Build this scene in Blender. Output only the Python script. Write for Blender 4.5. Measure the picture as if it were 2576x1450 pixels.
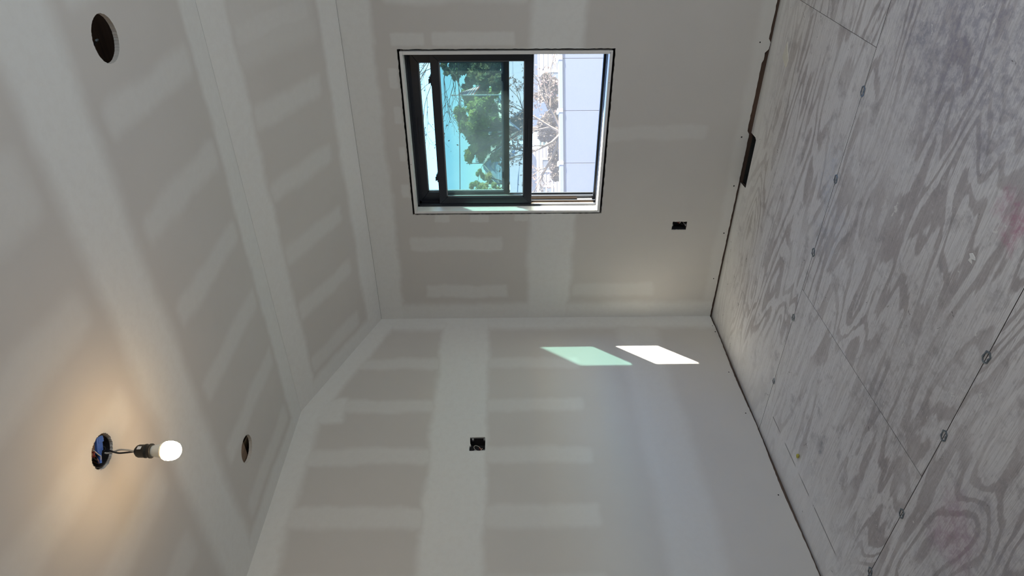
import bpy, bmesh, math, random
from mathutils import Vector, Matrix
from mathutils.geometry import tessellate_polygon

random.seed(11)
for o in list(bpy.data.objects):
    bpy.data.objects.remove(o, do_unlink=True)
scn = bpy.context.scene
COL = scn.collection

# ------------------------------------------------------------------ camera (phone held sideways: rolled 90 degrees)
CAM = Vector((3.0822, -3.9590, 1.5656))
cx_ = Vector((-.000365, -.015527, -.999879))
cy_ = Vector((.815590, .578556, -.009282))
cz_ = Vector((.578630, -.815495, .012452))
cam = bpy.data.cameras.new('camera')
cam.sensor_fit = 'HORIZONTAL'; cam.sensor_width = 36.0; cam.lens = 23.5511
cam.clip_start = .02; cam.clip_end = 800
camo = bpy.data.objects.new('camera', cam); COL.objects.link(camo)
camo.matrix_world = Matrix(((cx_.x, cy_.x, cz_.x, CAM.x), (cx_.y, cy_.y, cz_.y, CAM.y),
                            (cx_.z, cy_.z, cz_.z, CAM.z), (0, 0, 0, 1)))
scn.camera = camo

# ------------------------------------------------------------------ sky, sun, exposure
SUN_DIR = Vector((-1, -.372, -.500)).normalized()      # direction the light travels
SKY_STRENGTH = 1.5
SUN_STRENGTH = 54.0
world = bpy.data.worlds.new('sky'); scn.world = world; world.use_nodes = True
wn = world.node_tree.nodes; wl = world.node_tree.links
for n in list(wn): wn.remove(n)
sky = wn.new('ShaderNodeTexSky'); sky.sky_type = 'NISHITA'; sky.sun_disc = False      # clear autumn day
sky.sun_elevation = math.asin(-SUN_DIR.z); sky.sun_rotation = math.atan2(-SUN_DIR.x, -SUN_DIR.y)
sky.altitude = 2500; sky.air_density = 1.0; sky.dust_density = 1.0; sky.ozone_density = 3.0
bg = wn.new('ShaderNodeBackground'); bg.inputs['Strength'].default_value = SKY_STRENGTH
wo = wn.new('ShaderNodeOutputWorld')
wl.new(sky.outputs[0], bg.inputs[0]); wl.new(bg.outputs[0], wo.inputs[0])
sun = bpy.data.lights.new('sun', 'SUN'); sun.energy = SUN_STRENGTH; sun.angle = math.radians(.53)
sun.color = (1, .93, .78)
suno = bpy.data.objects.new('sun', sun); COL.objects.link(suno)
suno.rotation_euler = SUN_DIR.to_track_quat('-Z', 'Y').to_euler(); suno.location = (12, 6, 9)
vs = scn.view_settings
vs.view_transform = 'Standard'; vs.look = 'None'; vs.gamma = 1; vs.exposure = .08; vs.use_curve_mapping = False

# room dimensions (metres). origin = far left corner, window wall y=0, left wall x=0
H1, H2, DC = 2.479, 2.851, .941        # low wall height, flat ceiling height, depth of the sloped part
RX, BY = 4.05, -5.6                    # right wall, back wall
TD = .013                              # gypsum board thickness
SLEN = math.hypot(DC, H2 - H1); SA = math.atan2(H2 - H1, DC)

# cool fill light added to brighten the room, in an added opening out of view
FILL_OPEN = (-3.0, -1.4, .0, 2.0)
fill = bpy.data.lights.new('fill_light_right', 'AREA'); fill.shape = 'RECTANGLE'
fill.size = FILL_OPEN[1] - FILL_OPEN[0]; fill.size_y = FILL_OPEN[3] - FILL_OPEN[2]; fill.energy = 34; fill.color = (.88, .95, 1.0)
fillo = bpy.data.objects.new('fill_light_right', fill); COL.objects.link(fillo)
fillo.location = (RX + .12, (FILL_OPEN[0] + FILL_OPEN[1]) / 2, 1.0); fillo.rotation_euler = Vector((-1, 0, 0)).to_track_quat('-Z', 'Z').to_euler()

# ------------------------------------------------------------------ helpers
def tag(o, label=None, cat=None, group=None, kind=None):
    if label: o['label'] = label
    if cat: o['category'] = cat
    if group: o['group'] = group
    if kind: o['kind'] = kind
    return o

def empty(name, loc=(0, 0, 0), parent=None, rz=0):
    o = bpy.data.objects.new(name, None); COL.objects.link(o)
    o.location = loc; o.rotation_euler = (0, 0, rz); o.empty_display_size = .05
    if parent: o.parent = parent
    return o

class MB:
    def __init__(s): s.v = []; s.f = []; s.m = []
    def add(s, vs, fs, mi=0):
        b = len(s.v); s.v += [tuple(p) for p in vs]
        s.f += [tuple(b + i for i in f) for f in fs]; s.m += [mi] * len(fs); return s
    def box(s, x0, x1, y0, y1, z0, z1, mi=0):
        x0, x1 = min(x0, x1), max(x0, x1); y0, y1 = min(y0, y1), max(y0, y1); z0, z1 = min(z0, z1), max(z0, z1)
        return s.add([(x0, y0, z0), (x1, y0, z0), (x1, y1, z0), (x0, y1, z0), (x0, y0, z1), (x1, y0, z1), (x1, y1, z1), (x0, y1, z1)],
                     [(0, 3, 2, 1), (4, 5, 6, 7), (0, 1, 5, 4), (1, 2, 6, 5), (2, 3, 7, 6), (3, 0, 4, 7)], mi)
    def prism(s, poly, y0, y1, mi=0):
        """polygon in (x, z) pulled from y0 to y1"""
        n = len(poly)
        s.add([(a, y0, b) for a, b in poly] + [(a, y1, b) for a, b in poly],
              [tuple(range(n)), tuple(range(2 * n - 1, n - 1, -1))] + [(i, i + n, (i + 1) % n + n, (i + 1) % n) for i in range(n)], mi)
        return s
    def tube(s, pts, r, n=7, smooth=4, mi=0, r1=None, cap=True):
        P = [Vector(p) for p in pts]
        if smooth and len(P) > 2:
            Q = []
            for i in range(len(P) - 1):
                p0 = P[max(i - 1, 0)]; p1 = P[i]; p2 = P[i + 1]; p3 = P[min(i + 2, len(P) - 1)]
                for k in range(smooth):
                    t = k / smooth
                    Q.append(.5 * ((2 * p1) + (p2 - p0) * t + (2 * p0 - 5 * p1 + 4 * p2 - p3) * t * t + (3 * p1 - p0 - 3 * p2 + p3) * t ** 3))
            Q.append(P[-1]); P = Q
        V = []; F = []; m = len(P)
        ref = Vector((.31, .52, .79))
        for i, p in enumerate(P):
            d = (P[min(i + 1, m - 1)] - P[max(i - 1, 0)])
            if d.length < 1e-9: d = Vector((0, 0, 1))
            d.normalize(); a = d.cross(ref)
            if a.length < 1e-3: a = d.cross(Vector((1, 0, 0)))
            a.normalize(); b = d.cross(a)
            rr = r if r1 is None else r + (r1 - r) * i / max(m - 1, 1)
            V += [p + (a * math.cos(2 * math.pi * k / n) + b * math.sin(2 * math.pi * k / n)) * rr for k in range(n)]
        for i in range(m - 1):
            for k in range(n):
                F.append((i * n + k, i * n + (k + 1) % n, (i + 1) * n + (k + 1) % n, (i + 1) * n + k))
        if cap: F += [tuple(range(n - 1, -1, -1)), tuple(range((m - 1) * n, m * n))]
        return s.add(V, F, mi)
    def lathe(s, prof, c=(0, 0, 0), n=28, mi=0, cap=True):
        """profile of (radius, z) turned round the z axis"""
        V = []; F = []; m = len(prof)
        for r, z in prof:
            V += [(c[0] + r * math.cos(2 * math.pi * k / n), c[1] + r * math.sin(2 * math.pi * k / n), c[2] + z) for k in range(n)]
        for i in range(m - 1):
            for k in range(n):
                F.append((i * n + k, i * n + (k + 1) % n, (i + 1) * n + (k + 1) % n, (i + 1) * n + k))
        if cap and prof[0][0] > 1e-4: F.append(tuple(range(n - 1, -1, -1)))
        if cap and prof[-1][0] > 1e-4: F.append(tuple(range((m - 1) * n, m * n)))
        return s.add(V, F, mi)
    def build(s, name, mats, parent=None, smooth=False, bevel=0, matrix=None):
        me = bpy.data.meshes.new(name); me.from_pydata(s.v, [], s.f); me.validate()
        if not isinstance(mats, (list, tuple)): mats = [mats]
        for m in mats: me.materials.append(m)
        if len(me.polygons) == len(s.m):
            me.polygons.foreach_set('material_index', s.m)
        if smooth: me.polygons.foreach_set('use_smooth', [True] * len(me.polygons))
        me.update()
        o = bpy.data.objects.new(name, me); COL.objects.link(o)
        if matrix is not None: o.matrix_world = matrix
        if parent: o.parent = parent
        if bevel:
            b = o.modifiers.new('bevel', 'BEVEL'); b.width = bevel; b.segments = 2; b.limit_method = 'ANGLE'
        return o

def plate(mb, outer, holes, fn, t0, t1, mi=0, side=None):
    """flat board with holes; fn(a, b, t) -> 3D point, thickness from t0 (face) to t1 (back)"""
    loops = [outer] + holes
    flat = [p for l in loops for p in l]
    tris = tessellate_polygon([[Vector((a, b, 0)) for a, b in l] for l in loops])
    n = len(flat)
    V = [fn(a, b, t0) for a, b in flat] + [fn(a, b, t1) for a, b in flat]
    F = [tuple(t) for t in tris] + [tuple(i + n for i in reversed(t)) for t in tris]
    k = 0
    for l in loops:
        m = len(l)
        for i in range(m):
            a, b = k + i, k + (i + 1) % m
            F.append((a, b, b + n, a + n))
        k += m
    mb.add(V, F, mi)
    if side is not None:
        for q in range(len(mb.m) - len(flat), len(mb.m)): mb.m[q] = side

def jag_rect(x0, x1, z0, z1, step=.012, j=.0015):
    P = []
    def seg(a, b):
        L = math.hypot(b[0] - a[0], b[1] - a[1]); n = max(2, int(L / step))
        for i in range(n):
            t = i / n
            jx = random.uniform(-j, j) if i else 0; jz = random.uniform(-j, j) if i else 0
            P.append((a[0] + (b[0] - a[0]) * t + jx, a[1] + (b[1] - a[1]) * t + jz))
    c = [(x0, z0), (x1, z0), (x1, z1), (x0, z1)]
    for i in range(4): seg(c[i], c[(i + 1) % 4])
    return P

def jag_circle(cx, cy, r, n=200, j=.0012):
    return [(cx + (r + random.uniform(-j, j)) * math.cos(2 * math.pi * k / n), cy + (r + random.uniform(-j, j)) * math.sin(2 * math.pi * k / n)) for k in range(n)]

# ------------------------------------------------------------------ materials
SOFT = 1.7
class NT:
    def __init__(s, name):
        s.mat = bpy.data.materials.new(name); s.mat.use_nodes = True
        s.t = s.mat.node_tree; s.n = s.t.nodes; s.l = s.t.links
        for x in list(s.n): s.n.remove(x)
        s.out = s.n.new('ShaderNodeOutputMaterial')
    def link(s, a, b): s.l.new(a, b)
    def set(s, sock, v):
        if hasattr(v, 'is_linked'): s.l.new(v, sock)
        else: sock.default_value = v
    def math(s, op, a, b=None, clamp=False):
        n = s.n.new('ShaderNodeMath'); n.operation = op; n.use_clamp = clamp
        s.set(n.inputs[0], a)
        if b is not None: s.set(n.inputs[1], b)
        return n.outputs[0]
    def vec(s, op, a, b=None):
        n = s.n.new('ShaderNodeVectorMath'); n.operation = op; s.set(n.inputs[0], a)
        if b is not None:
            if op == 'SCALE': s.set(n.inputs[3], b)
            else: s.set(n.inputs[1], b)
        return n.outputs['Value'] if op in ('LENGTH', 'DOT_PRODUCT', 'DISTANCE') else n.outputs[0]
    def noise(s, v, scale, detail=2, rough=.5, dist=0, col=False):
        n = s.n.new('ShaderNodeTexNoise'); s.set(n.inputs['Vector'], v); n.inputs['Scale'].default_value = scale
        n.inputs['Detail'].default_value = detail; n.inputs['Roughness'].default_value = rough; n.inputs['Distortion'].default_value = dist
        return n.outputs['Color'] if col else n.outputs['Fac']
    def ramp(s, f, stops):
        n = s.n.new('ShaderNodeValToRGB'); s.set(n.inputs[0], f)
        e = n.color_ramp.elements
        while len(e) < len(stops): e.new(.5)
        for i, (p, c) in enumerate(stops):
            e[i].position = p; e[i].color = (c, c, c, 1) if isinstance(c, (int, float)) else (*c, 1)
        return n.outputs[0]
    def mapr(s, v, a, b, c=0., d=1., smooth=True):
        n = s.n.new('ShaderNodeMapRange'); n.interpolation_type = 'SMOOTHSTEP' if smooth else 'LINEAR'
        s.set(n.inputs[0], v)
        for k, x in zip((1, 2, 3, 4), (a, b, c, d)): n.inputs[k].default_value = x
        return n.outputs[0]
    def mix(s, f, a, b, mode='MIX'):
        n = s.n.new('ShaderNodeMix'); n.data_type = 'RGBA'; n.blend_type = mode
        s.set(n.inputs[0], f)
        for k, x in ((6, a), (7, b)):
            s.set(n.inputs[k], x if hasattr(x, 'is_linked') else (*x, 1))
        return n.outputs[2]
    def pos(s): return s.n.new('ShaderNodeNewGeometry').outputs['Position']
    def objco(s): return s.n.new('ShaderNodeTexCoord').outputs['Object']
    def sep(s, v):
        n = s.n.new('ShaderNodeSeparateXYZ'); s.set(n.inputs[0], v); return n.outputs
    def comb(s, x, y, z):
        n = s.n.new('ShaderNodeCombineXYZ')
        for i, v in enumerate((x, y, z)): s.set(n.inputs[i], v)
        return n.outputs[0]
    def bsdf(s, color, rough=.8, metal=0, normal=None, spec=None, **kw):
        b = s.n.new('ShaderNodeBsdfPrincipled')
        s.set(b.inputs['Base Color'], color if hasattr(color, 'is_linked') else (*color, 1))
        s.set(b.inputs['Roughness'], rough); b.inputs['Metallic'].default_value = metal
        if spec is not None: b.inputs['Specular IOR Level'].default_value = spec
        if normal is not None: s.link(normal, b.inputs['Normal'])
        for k, v in kw.items(): s.set(b.inputs[k], v)
        s.link(b.outputs[0], s.out.inputs[0]); return b
    def bump(s, h, strength=.3, dist=.002):
        n = s.n.new('ShaderNodeBump'); n.inputs['Strength'].default_value = strength; n.inputs['Distance'].default_value = dist
        s.set(n.inputs['Height'], h); return n.outputs[0]
    def boxmask(s, P, c, h, soft, strength=1.):
        d = s.vec('SUBTRACT', P, c); d = s.vec('ABSOLUTE', d); d = s.vec('SUBTRACT', d, h)
        d = s.vec('MAXIMUM', d, (0, 0, 0)); L = s.vec('LENGTH', d)
        return s.mapr(L, 0, soft * SOFT, strength, 0)

def simple(name, color, rough=.6, metal=0, var=.12, scale=30, spec=None):
    t = NT(name); n = t.noise(t.objco(), scale, 3)
    c = t.mix(n, tuple(x * (1 - var) for x in color), tuple(min(1, x * (1 + var)) for x in color))
    t.bsdf(c, rough, metal, spec=spec); return t.mat

PAPER = (.635, .61, .575)
MUD = (.78, .775, .745)
BIG = 99.
def drywall(name, axis, bands, dots=(), blobs=(), rotbands=()):
    """axis: 'x' board at x=const (uses y, z), 'y' board at y=const (x, z), 's' slope (x, along slope), 'c' ceiling (x, y)
    bands: (a0, a1, b0, b1, soft, strength); smooth-edged filler strips on grey paper"""
    t = NT(name); P = t.pos(); o = t.sep(P)
    if axis == 'x': a, b = o[1], o[2]
    elif axis == 'y': a, b = o[0], o[2]
    elif axis == 'c': a, b = o[0], o[1]
    else:
        a = o[0]; b = t.vec('DOT_PRODUCT', t.vec('SUBTRACT', P, (0, 0, H1)), (0, -math.cos(SA), math.sin(SA)))
    Q0 = t.comb(a, b, 0.)
    wob = t.vec('SCALE', t.vec('SUBTRACT', t.noise(Q0, 3.2, 3, .6, col=True), (.5, .5, .5)), .075)
    fine = t.vec('SCALE', t.vec('SUBTRACT', t.noise(Q0, 16, 3, .6, col=True), (.5, .5, .5)), .022)
    Q = t.vec('ADD', t.vec('ADD', Q0, wob), fine); Q = t.comb(t.sep(Q)[0], t.sep(Q)[1], 0.)
    acc = None
    def put(m):
        nonlocal acc
        acc = m if acc is None else t.math('MAXIMUM', acc, m)
    def one(V, bd):
        a0, a1, b0, b1, soft, st = bd
        put(t.boxmask(V, ((a0 + a1) / 2, (b0 + b1) / 2, 0), ((a1 - a0) / 2, (b1 - b0) / 2, BIG), soft, st))
    for bd in bands: one(Q, bd)
    for ang, bd in rotbands:
        n = t.n.new('ShaderNodeVectorRotate'); n.rotation_type = 'Z_AXIS'; t.set(n.inputs['Vector'], Q); n.inputs['Angle'].default_value = ang
        one(n.outputs[0], bd)
    for a0, a1, b0, b1, soft, st in blobs:
        put(t.boxmask(t.vec('ADD', Q0, fine), ((a0 + a1) / 2, (b0 + b1) / 2, 0), ((a1 - a0) / 2, (b1 - b0) / 2, BIG), soft, st))
    mott = t.noise(Q0, 2.1, 3); streak = t.noise(t.vec('MULTIPLY', Q0, (9., 9., 1.)), 3, 4, .7)
    acc = t.math('MULTIPLY', acc, t.mapr(streak, .3, .7, .86, 1.06))
    paper = t.mix(mott, tuple(c * .95 for c in PAPER), tuple(c * 1.05 for c in PAPER))
    mud = t.mix(mott, tuple(c * 1.03 for c in MUD), (MUD[0] * .97, MUD[1] * .98, MUD[2] * .99))
    col = t.mix(acc, paper, mud)
    dk = None
    for (da, db, r) in dots:
        m = t.mapr(t.vec('LENGTH', t.vec('SUBTRACT', Q0, (da, db, 0))), r * .7, r, 1, 0)
        dk = m if dk is None else t.math('MAXIMUM', dk, m)
    if dk is not None: col = t.mix(dk, col, (.02, .02, .02))
    t.bsdf(col, .88, spec=.25, normal=t.bump(t.noise(Q0, 180, 2), .04, .001))
    return t.mat

ST = (.22, .645, 1.045, 1.445, 1.85, 2.255, 2.66)     # framing lines across the window wall and the ceiling
SY = (-.505, -.905, -1.31, -1.735, -2.14, -2.55)      # studs of the left wall
lw_bands = [(BY, 0, 1.705, 1.985, .035, 1.), (BY, 0, .50, .69, .06, .5), (-.09, .1, -1, 3, .05, .9),
            (BY, -DC + .1, H2 - .10, H2 + .2, .04, 1.), (-1.02, -.86, 2.60, 2.74, .03, .9)]
for i, y in enumerate(SY):
    w = (.026, .028, .034, .045, .045, .045)[i]
    top = (2.57, 2.67, 2.74, 2.74, 2.74, 2.74)[i]
    lw_bands += [(y - w, y + w, 2.03, top, .03, .62), (y - w, y + w, 1.09, 1.70, .03, .5)]
M_LW = drywall('gypsum_left', 'x', lw_bands,
               dots=[(-.19, .028, .006), (-.62, .05, .005), (-1.0, .05, .005), (-1.62, .055, .005), (-.12, .03, .004)],
               rotbands=[(SA, (-2, .4, H1 * math.cos(SA) - .105, H1 * math.cos(SA) + .3, .035, 1.))])
ww_bands = [(-1, 5, 1.115, 1.365, .035, 1.), (-1, 5, H1 - .155, H1 + .2, .03, 1.), (-1, .10, -1, 3, .04, .85),
            (.61, .69, 1.60, 2.19, .02, .62), (.215, .285, 1.56, 2.10, .02, .62), (.215, .285, .50, 1.04, .025, .4),
            (1.42, 1.48, .30, 1.0, .02, .35), (2.25, 2.33, 1.45, 2.2, .03, .7), (-1, 5, -.1, .07, .03, .35)]
ww_blobs = [(2.0, 2.05, 2.02, 2.19, .012, .6), (2.0, 2.055, 1.50, 1.95, .012, .6), (1.75, 1.85, 2.19, 2.225, .010, .6), (1.53, 1.62, 2.19, 2.215, .010, .6),
            (1.28, 1.36, 2.19, 2.21, .01, .6), (1.02, 1.1, 2.185, 2.22, .01, .6),
            (.83, .87, 1.93, 2.02, .008, .6), (.83, .87, 1.67, 1.78, .008, .6), (.835, .87, 1.40, 1.48, .008, .6)]
M_WW = drywall('gypsum_window', 'y', ww_bands, blobs=ww_blobs,
               dots=[(1.42, .062, .006), (1.08, .045, .006), (.72, .045, .006), (.34, .05, .005), (2.0, .07, .005)])
sl_bands = [(-1, 5, -.1, .15, .035, 1.), (-1, 5, SLEN - .14, SLEN + .2, .035, .95), (-1, .09, -1, 3, .04, .9)]
for x in ST: sl_bands.append((x - .028, x + .028, .30, .80, .035, .55))
sl_bands.append((2.15, 2.35, .28, .80, .06, .35))
M_SL = drywall('gypsum_slope', 's', sl_bands)
ce_bands = [(-1, 5, -1.07, 0, .035, .95), (-1, 5, -2.16, -1.98, .06, 1.), (-1, .08, -9, 0, .04, .85)]
for i, x in enumerate(ST):
    ce_bands += [(x - .028, x + .028, -1.82, -1.17, .035, .55), (x - .035, x + .035, -3.1, -2.34, .045, .5)]
ce_bands += [(2.2, 2.34, -2.48, -2.34, .05, .5), (-1, 5, -3.45, -3.2, .06, 1.)]
M_CE = drywall('gypsum_ceiling', 'c', ce_bands)
M_PLAIN = drywall('gypsum_plain', 'y', [(-1, 5, 1.1, 1.37, .04, 1.), (-1, 5, 2.7, 3., .04, 1.)])

def wood(name, light, dark, axis=0, scale=1., rough=.8):
    t = NT(name); P = t.pos()
    k = [14., 14., 14.]; k[axis] = .9
    v = t.vec('MULTIPLY', P, tuple(x * scale for x in k))
    n = t.noise(v, 2.2, 4, .6, .6); f = t.noise(t.vec('MULTIPLY', v, (4., 4., 4.)), 3, 3, .6)
    c = t.mix(t.mapr(n, .3, .7), dark, light); c = t.mix(t.math('MULTIPLY', f, .35), c, dark)
    t.bsdf(c, rough, normal=t.bump(n, .2, .002)); return t.mat
M_PLATE = wood('old_framing_wood', (.125, .072, .048), (.06, .036, .026))
M_PLATEY = wood('old_framing_wood_y', (.15, .105, .08), (.07, .045, .034), axis=1)
M_JOIST = wood('joist_wood', (.26, .17, .11), (.12, .075, .05), axis=1)
M_DARK = simple('dark_cavity', (.012, .011, .010), .95)
M_WHITE = simple('primed_white_jamb', (.80, .79, .77), .5, var=.02)
M_BLACK = simple('black_vinyl', (.017, .021, .031), .33, var=.1)
M_BLACK2 = simple('black_track', (.020, .024, .033), .45, var=.1)
M_TAN = simple('tan_track_liner', (.55, .40, .28), .55, var=.06)
M_GREYM = simple('grey_balance_shoe', (.30, .30, .31), .5, var=.1)
M_STEEL = simple('galvanised_steel', (.20, .23, .26), .42, .75, var=.25, scale=200)
M_BOXP = simple('black_box_plastic', (.028, .027, .029), .5, var=.15)
M_WWIRE = simple('white_wire_jacket', (.62, .58, .50), .5)
M_BWIRE = simple('black_wire_jacket', (.015, .015, .016), .45)
M_RWIRE = simple('red_wire_jacket', (.30, .045, .035), .5)
M_COPPER = simple('bare_copper', (.55, .27, .14), .35, .8)
M_BLUE = simple('blue_vinyl_box', (.06, .16, .55), .45, var=.15)
M_CHIP = simple('drywall_flake', (.76, .74, .67), .9)
M_YELL = simple('yellow_foam_crumb', (.55, .50, .10), .9)

def glass(name, tint, haze=.045):
    t = NT(name)
    tr = t.n.new('ShaderNodeBsdfTransparent'); tr.inputs[0].default_value = (*tint, 1)
    gl = t.n.new('ShaderNodeBsdfGlossy'); gl.inputs['Roughness'].default_value = .01
    df = t.n.new('ShaderNodeBsdfTranslucent'); df.inputs[0].default_value = (.7, .72, .72, 1)
    fr = t.n.new('ShaderNodeFresnel'); fr.inputs[0].default_value = 1.45
    d = t.math('MULTIPLY', t.noise(t.objco(), 6, 3), haze * 2)
    m0 = t.n.new('ShaderNodeMixShader'); t.set(m0.inputs[0], d); t.link(tr.outputs[0], m0.inputs[1]); t.link(df.outputs[0], m0.inputs[2])
    m1 = t.n.new('ShaderNodeMixShader'); t.set(m1.inputs[0], fr.outputs[0]); t.link(m0.outputs[0], m1.inputs[1]); t.link(gl.outputs[0], m1.inputs[2])
    t.link(m1.outputs[0], t.out.inputs[0]); return t.mat
M_GLASS = glass('coated_window_glass', (.214, .316, .311))
def screenmat():
    t = NT('insect_screen')
    tr = t.n.new('ShaderNodeBsdfTransparent'); tr.inputs[0].default_value = (1, 1, 1, 1)
    df = t.n.new('ShaderNodeBsdfDiffuse'); df.inputs[0].default_value = (.29, .28, .305, 1)
    tl = t.n.new('ShaderNodeBsdfTranslucent'); tl.inputs[0].default_value = (.29, .28, .305, 1)
    a = t.n.new('ShaderNodeMixShader'); a.inputs[0].default_value = .5; t.link(df.outputs[0], a.inputs[1]); t.link(tl.outputs[0], a.inputs[2])
    weave = t.math('MULTIPLY_ADD', t.noise(t.objco(), 40, 2), .04); t.n[-1].inputs[2].default_value = .20
    m = t.n.new('ShaderNodeMixShader'); t.set(m.inputs[0], weave); t.link(tr.outputs[0], m.inputs[1]); t.link(a.outputs[0], m.inputs[2])
    t.link(m.outputs[0], t.out.inputs[0]); return t.mat
M_SCREEN = screenmat()

def plywood():
    t = NT('dusty_plywood'); P = t.pos(); info = t.n.new('ShaderNodeObjectInfo')
    off = t.vec('SCALE', (13.7, 47.3, 5.1), info.outputs['Random'])
    n = t.n[-1]; n.inputs[0].default_value = (13.7, 47.3, 5.1)
    o = t.sep(P); Q = t.comb(o[0], o[1], 0.)
    U = t.vec('ADD', Q, off)
    A = t.vec('MULTIPLY', U, (.62, 2.7, 1.))
    n1 = t.noise(A, 1.15, 2, .45, .45)
    B = t.vec('MULTIPLY', U, (2.2, 12., 1.)); n2 = t.noise(B, 1.1, 3, .55, .4)
    uy = t.sep(U)[1]
    fleck0 = t.noise(t.vec('MULTIPLY', U, (14., 60., 1.)), 1., 3, .65)
    v = t.math('ADD', t.math('ADD', t.math('MULTIPLY', uy, 4.), t.math('MULTIPLY', n1, 15.)), t.math('MULTIPLY', n2, 1.4))
    ring = t.math('ADD', t.math('MULTIPLY', t.math('SINE', t.math('MULTIPLY', v, 6.2832)), .5), .5)
    ring = t.mapr(t.math('ADD', ring, t.math('MULTIPLY', t.math('SUBTRACT', fleck0, .5), .6)), .50, .84)
    ring = t.math('MULTIPLY', ring, t.mapr(t.noise(t.vec('MULTIPLY', U, (1., 2., 1.)), 1.6, 3), .34, .58, .22, 1.))
    fine = t.noise(t.vec('MULTIPLY', U, (6., 260., 1.)), 1., 3, .6)
    fleck = t.noise(t.vec('MULTIPLY', U, (30., 120., 1.)), 1., 2, .6)
    dust = t.noise(Q, 1.7, 5, .62); smear = t.noise(Q, 9., 5, .65)
    light = t.mix(dust, (.72, .69, .68), (.84, .83, .845))
    dark = t.mix(dust, (.36, .315, .31), (.50, .465, .47))
    col = t.mix(t.math('MULTIPLY', ring, .85), light, dark)
    col = t.mix(t.math('MULTIPLY', t.mapr(fine, .38, .72), .42), col, (.29, .26, .25))
    col = t.mix(t.math('MULTIPLY', t.mapr(smear, .48, .72), .30), col, (.70, .685, .68))
    col = t.mix(t.math('MULTIPLY', t.mapr(smear, .48, .30), .45), col, (.24, .22, .235))
    col = t.mix(t.math('MULTIPLY', t.mapr(fleck, .55, .75), .35), col, (.24, .21, .21))
    grit = t.noise(Q, 55., 4, .7)
    col = t.mix(t.math('MULTIPLY', t.mapr(grit, .52, .72), .30), col, (.80, .79, .79))
    # sanding dust near the walls, whitened further to imitate window light in the corner
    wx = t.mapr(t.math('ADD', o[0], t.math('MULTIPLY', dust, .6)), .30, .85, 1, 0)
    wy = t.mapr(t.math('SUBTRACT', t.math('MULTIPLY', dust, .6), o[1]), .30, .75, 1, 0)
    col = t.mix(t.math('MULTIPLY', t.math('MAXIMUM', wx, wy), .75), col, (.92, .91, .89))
    W = t.vec('ADD', Q, t.vec('SCALE', t.vec('SUBTRACT', t.noise(Q, 7, 4, .6, col=True), (.5, .5, .5)), .28))
    W = t.comb(t.sep(W)[0], t.sep(W)[1], 0.)
    patch = t.mapr(t.noise(Q, 30, 4, .7), .42, .62)
    for (x, y, hx, hy, soft, st, c) in [(1.03, -2.58, .03, .03, .08, .5, (.52, .27, .38)), (2.03, -2.23, .03, .012, .04, .6, (.46, .14, .25)), (2.10, -2.16, .012, .01, .03, .5, (.46, .16, .27)),
                                        (2.40, -1.40, .02, .015, .05, .5, (.17, .18, .27)), (2.50, -1.80, .16, .14, .24, .55, (.23, .22, .29)), (2.58, -1.45, .10, .10, .24, .4, (.27, .26, .34)),  # broad bluish stain, deepened to imitate the dimmer light on that floor
                                        (1.66, -1.06, .06, .015, .06, .35, (.34, .40, .54)), (1.45, -1.17, .08, .03, .10, .25, (.38, .43, .56)), (1.05, -1.95, .02, .02, .07, .4, (.24, .25, .30)),
                                        (.52, -1.72, .03, .008, .018, .6, (.20, .21, .26)), (1.3, -2.1, .2, .06, .25, .35, (.27, .24, .24)), (1.0, -2.7, .15, .05, .2, .4, (.29, .28, .34)), (1.9, -1.5, .25, .04, .25, .25, (.33, .30, .32))]:
        m = t.boxmask(W, (x, y, 0), (hx, hy, BIG), soft, st)
        col = t.mix(t.math('MULTIPLY', m, t.math('ADD', t.math('MULTIPLY', patch, .6), .4)), col, c)
    # old saw-cut line in the sheet beside the left wall
    cut = t.boxmask(Q, (.205, -1.70, 0), (.0012, .47, BIG), .003, .8)
    cut = t.math('MULTIPLY', cut, t.mapr(t.noise(Q, 6, 2), .40, .5))
    col = t.mix(cut, col, (.10, .10, .10))
    # splashes of paint and filler
    def specks(scale, r, keep, color, strength):
        nonlocal col
        vo = t.n.new('ShaderNodeTexVoronoi'); t.set(vo.inputs['Vector'], t.vec('MULTIPLY', W, (1., 1.5, 1.))); vo.inputs['Scale'].default_value = scale
        s_ = t.mapr(vo.outputs['Distance'], r * .7, r, 1, 0)
        k = t.mapr(t.sep(vo.outputs['Color'])[0], keep, keep + .02, 0, 1)
        col = t.mix(t.math('MULTIPLY', t.math('MULTIPLY', s_, k), strength), col, color)
    specks(11, .11, .80, (.8, .79, .76), .75)
    specks(26, .14, .82, (.82, .81, .78), .7)
    specks(17, .11, .80, (.10, .09, .09), .7)
    specks(7, .07, .78, (.62, .61, .60), .6)
    bh = t.math('ADD', t.math('MULTIPLY', ring, -.5), t.math('MULTIPLY', fine, .6))
    t.bsdf(col, .62, spec=.35, normal=t.bump(bh, .22, .0015)); return t.mat
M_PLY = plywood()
M_PLYEDGE = simple('plywood_edge', (.05, .036, .03), .9)

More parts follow.
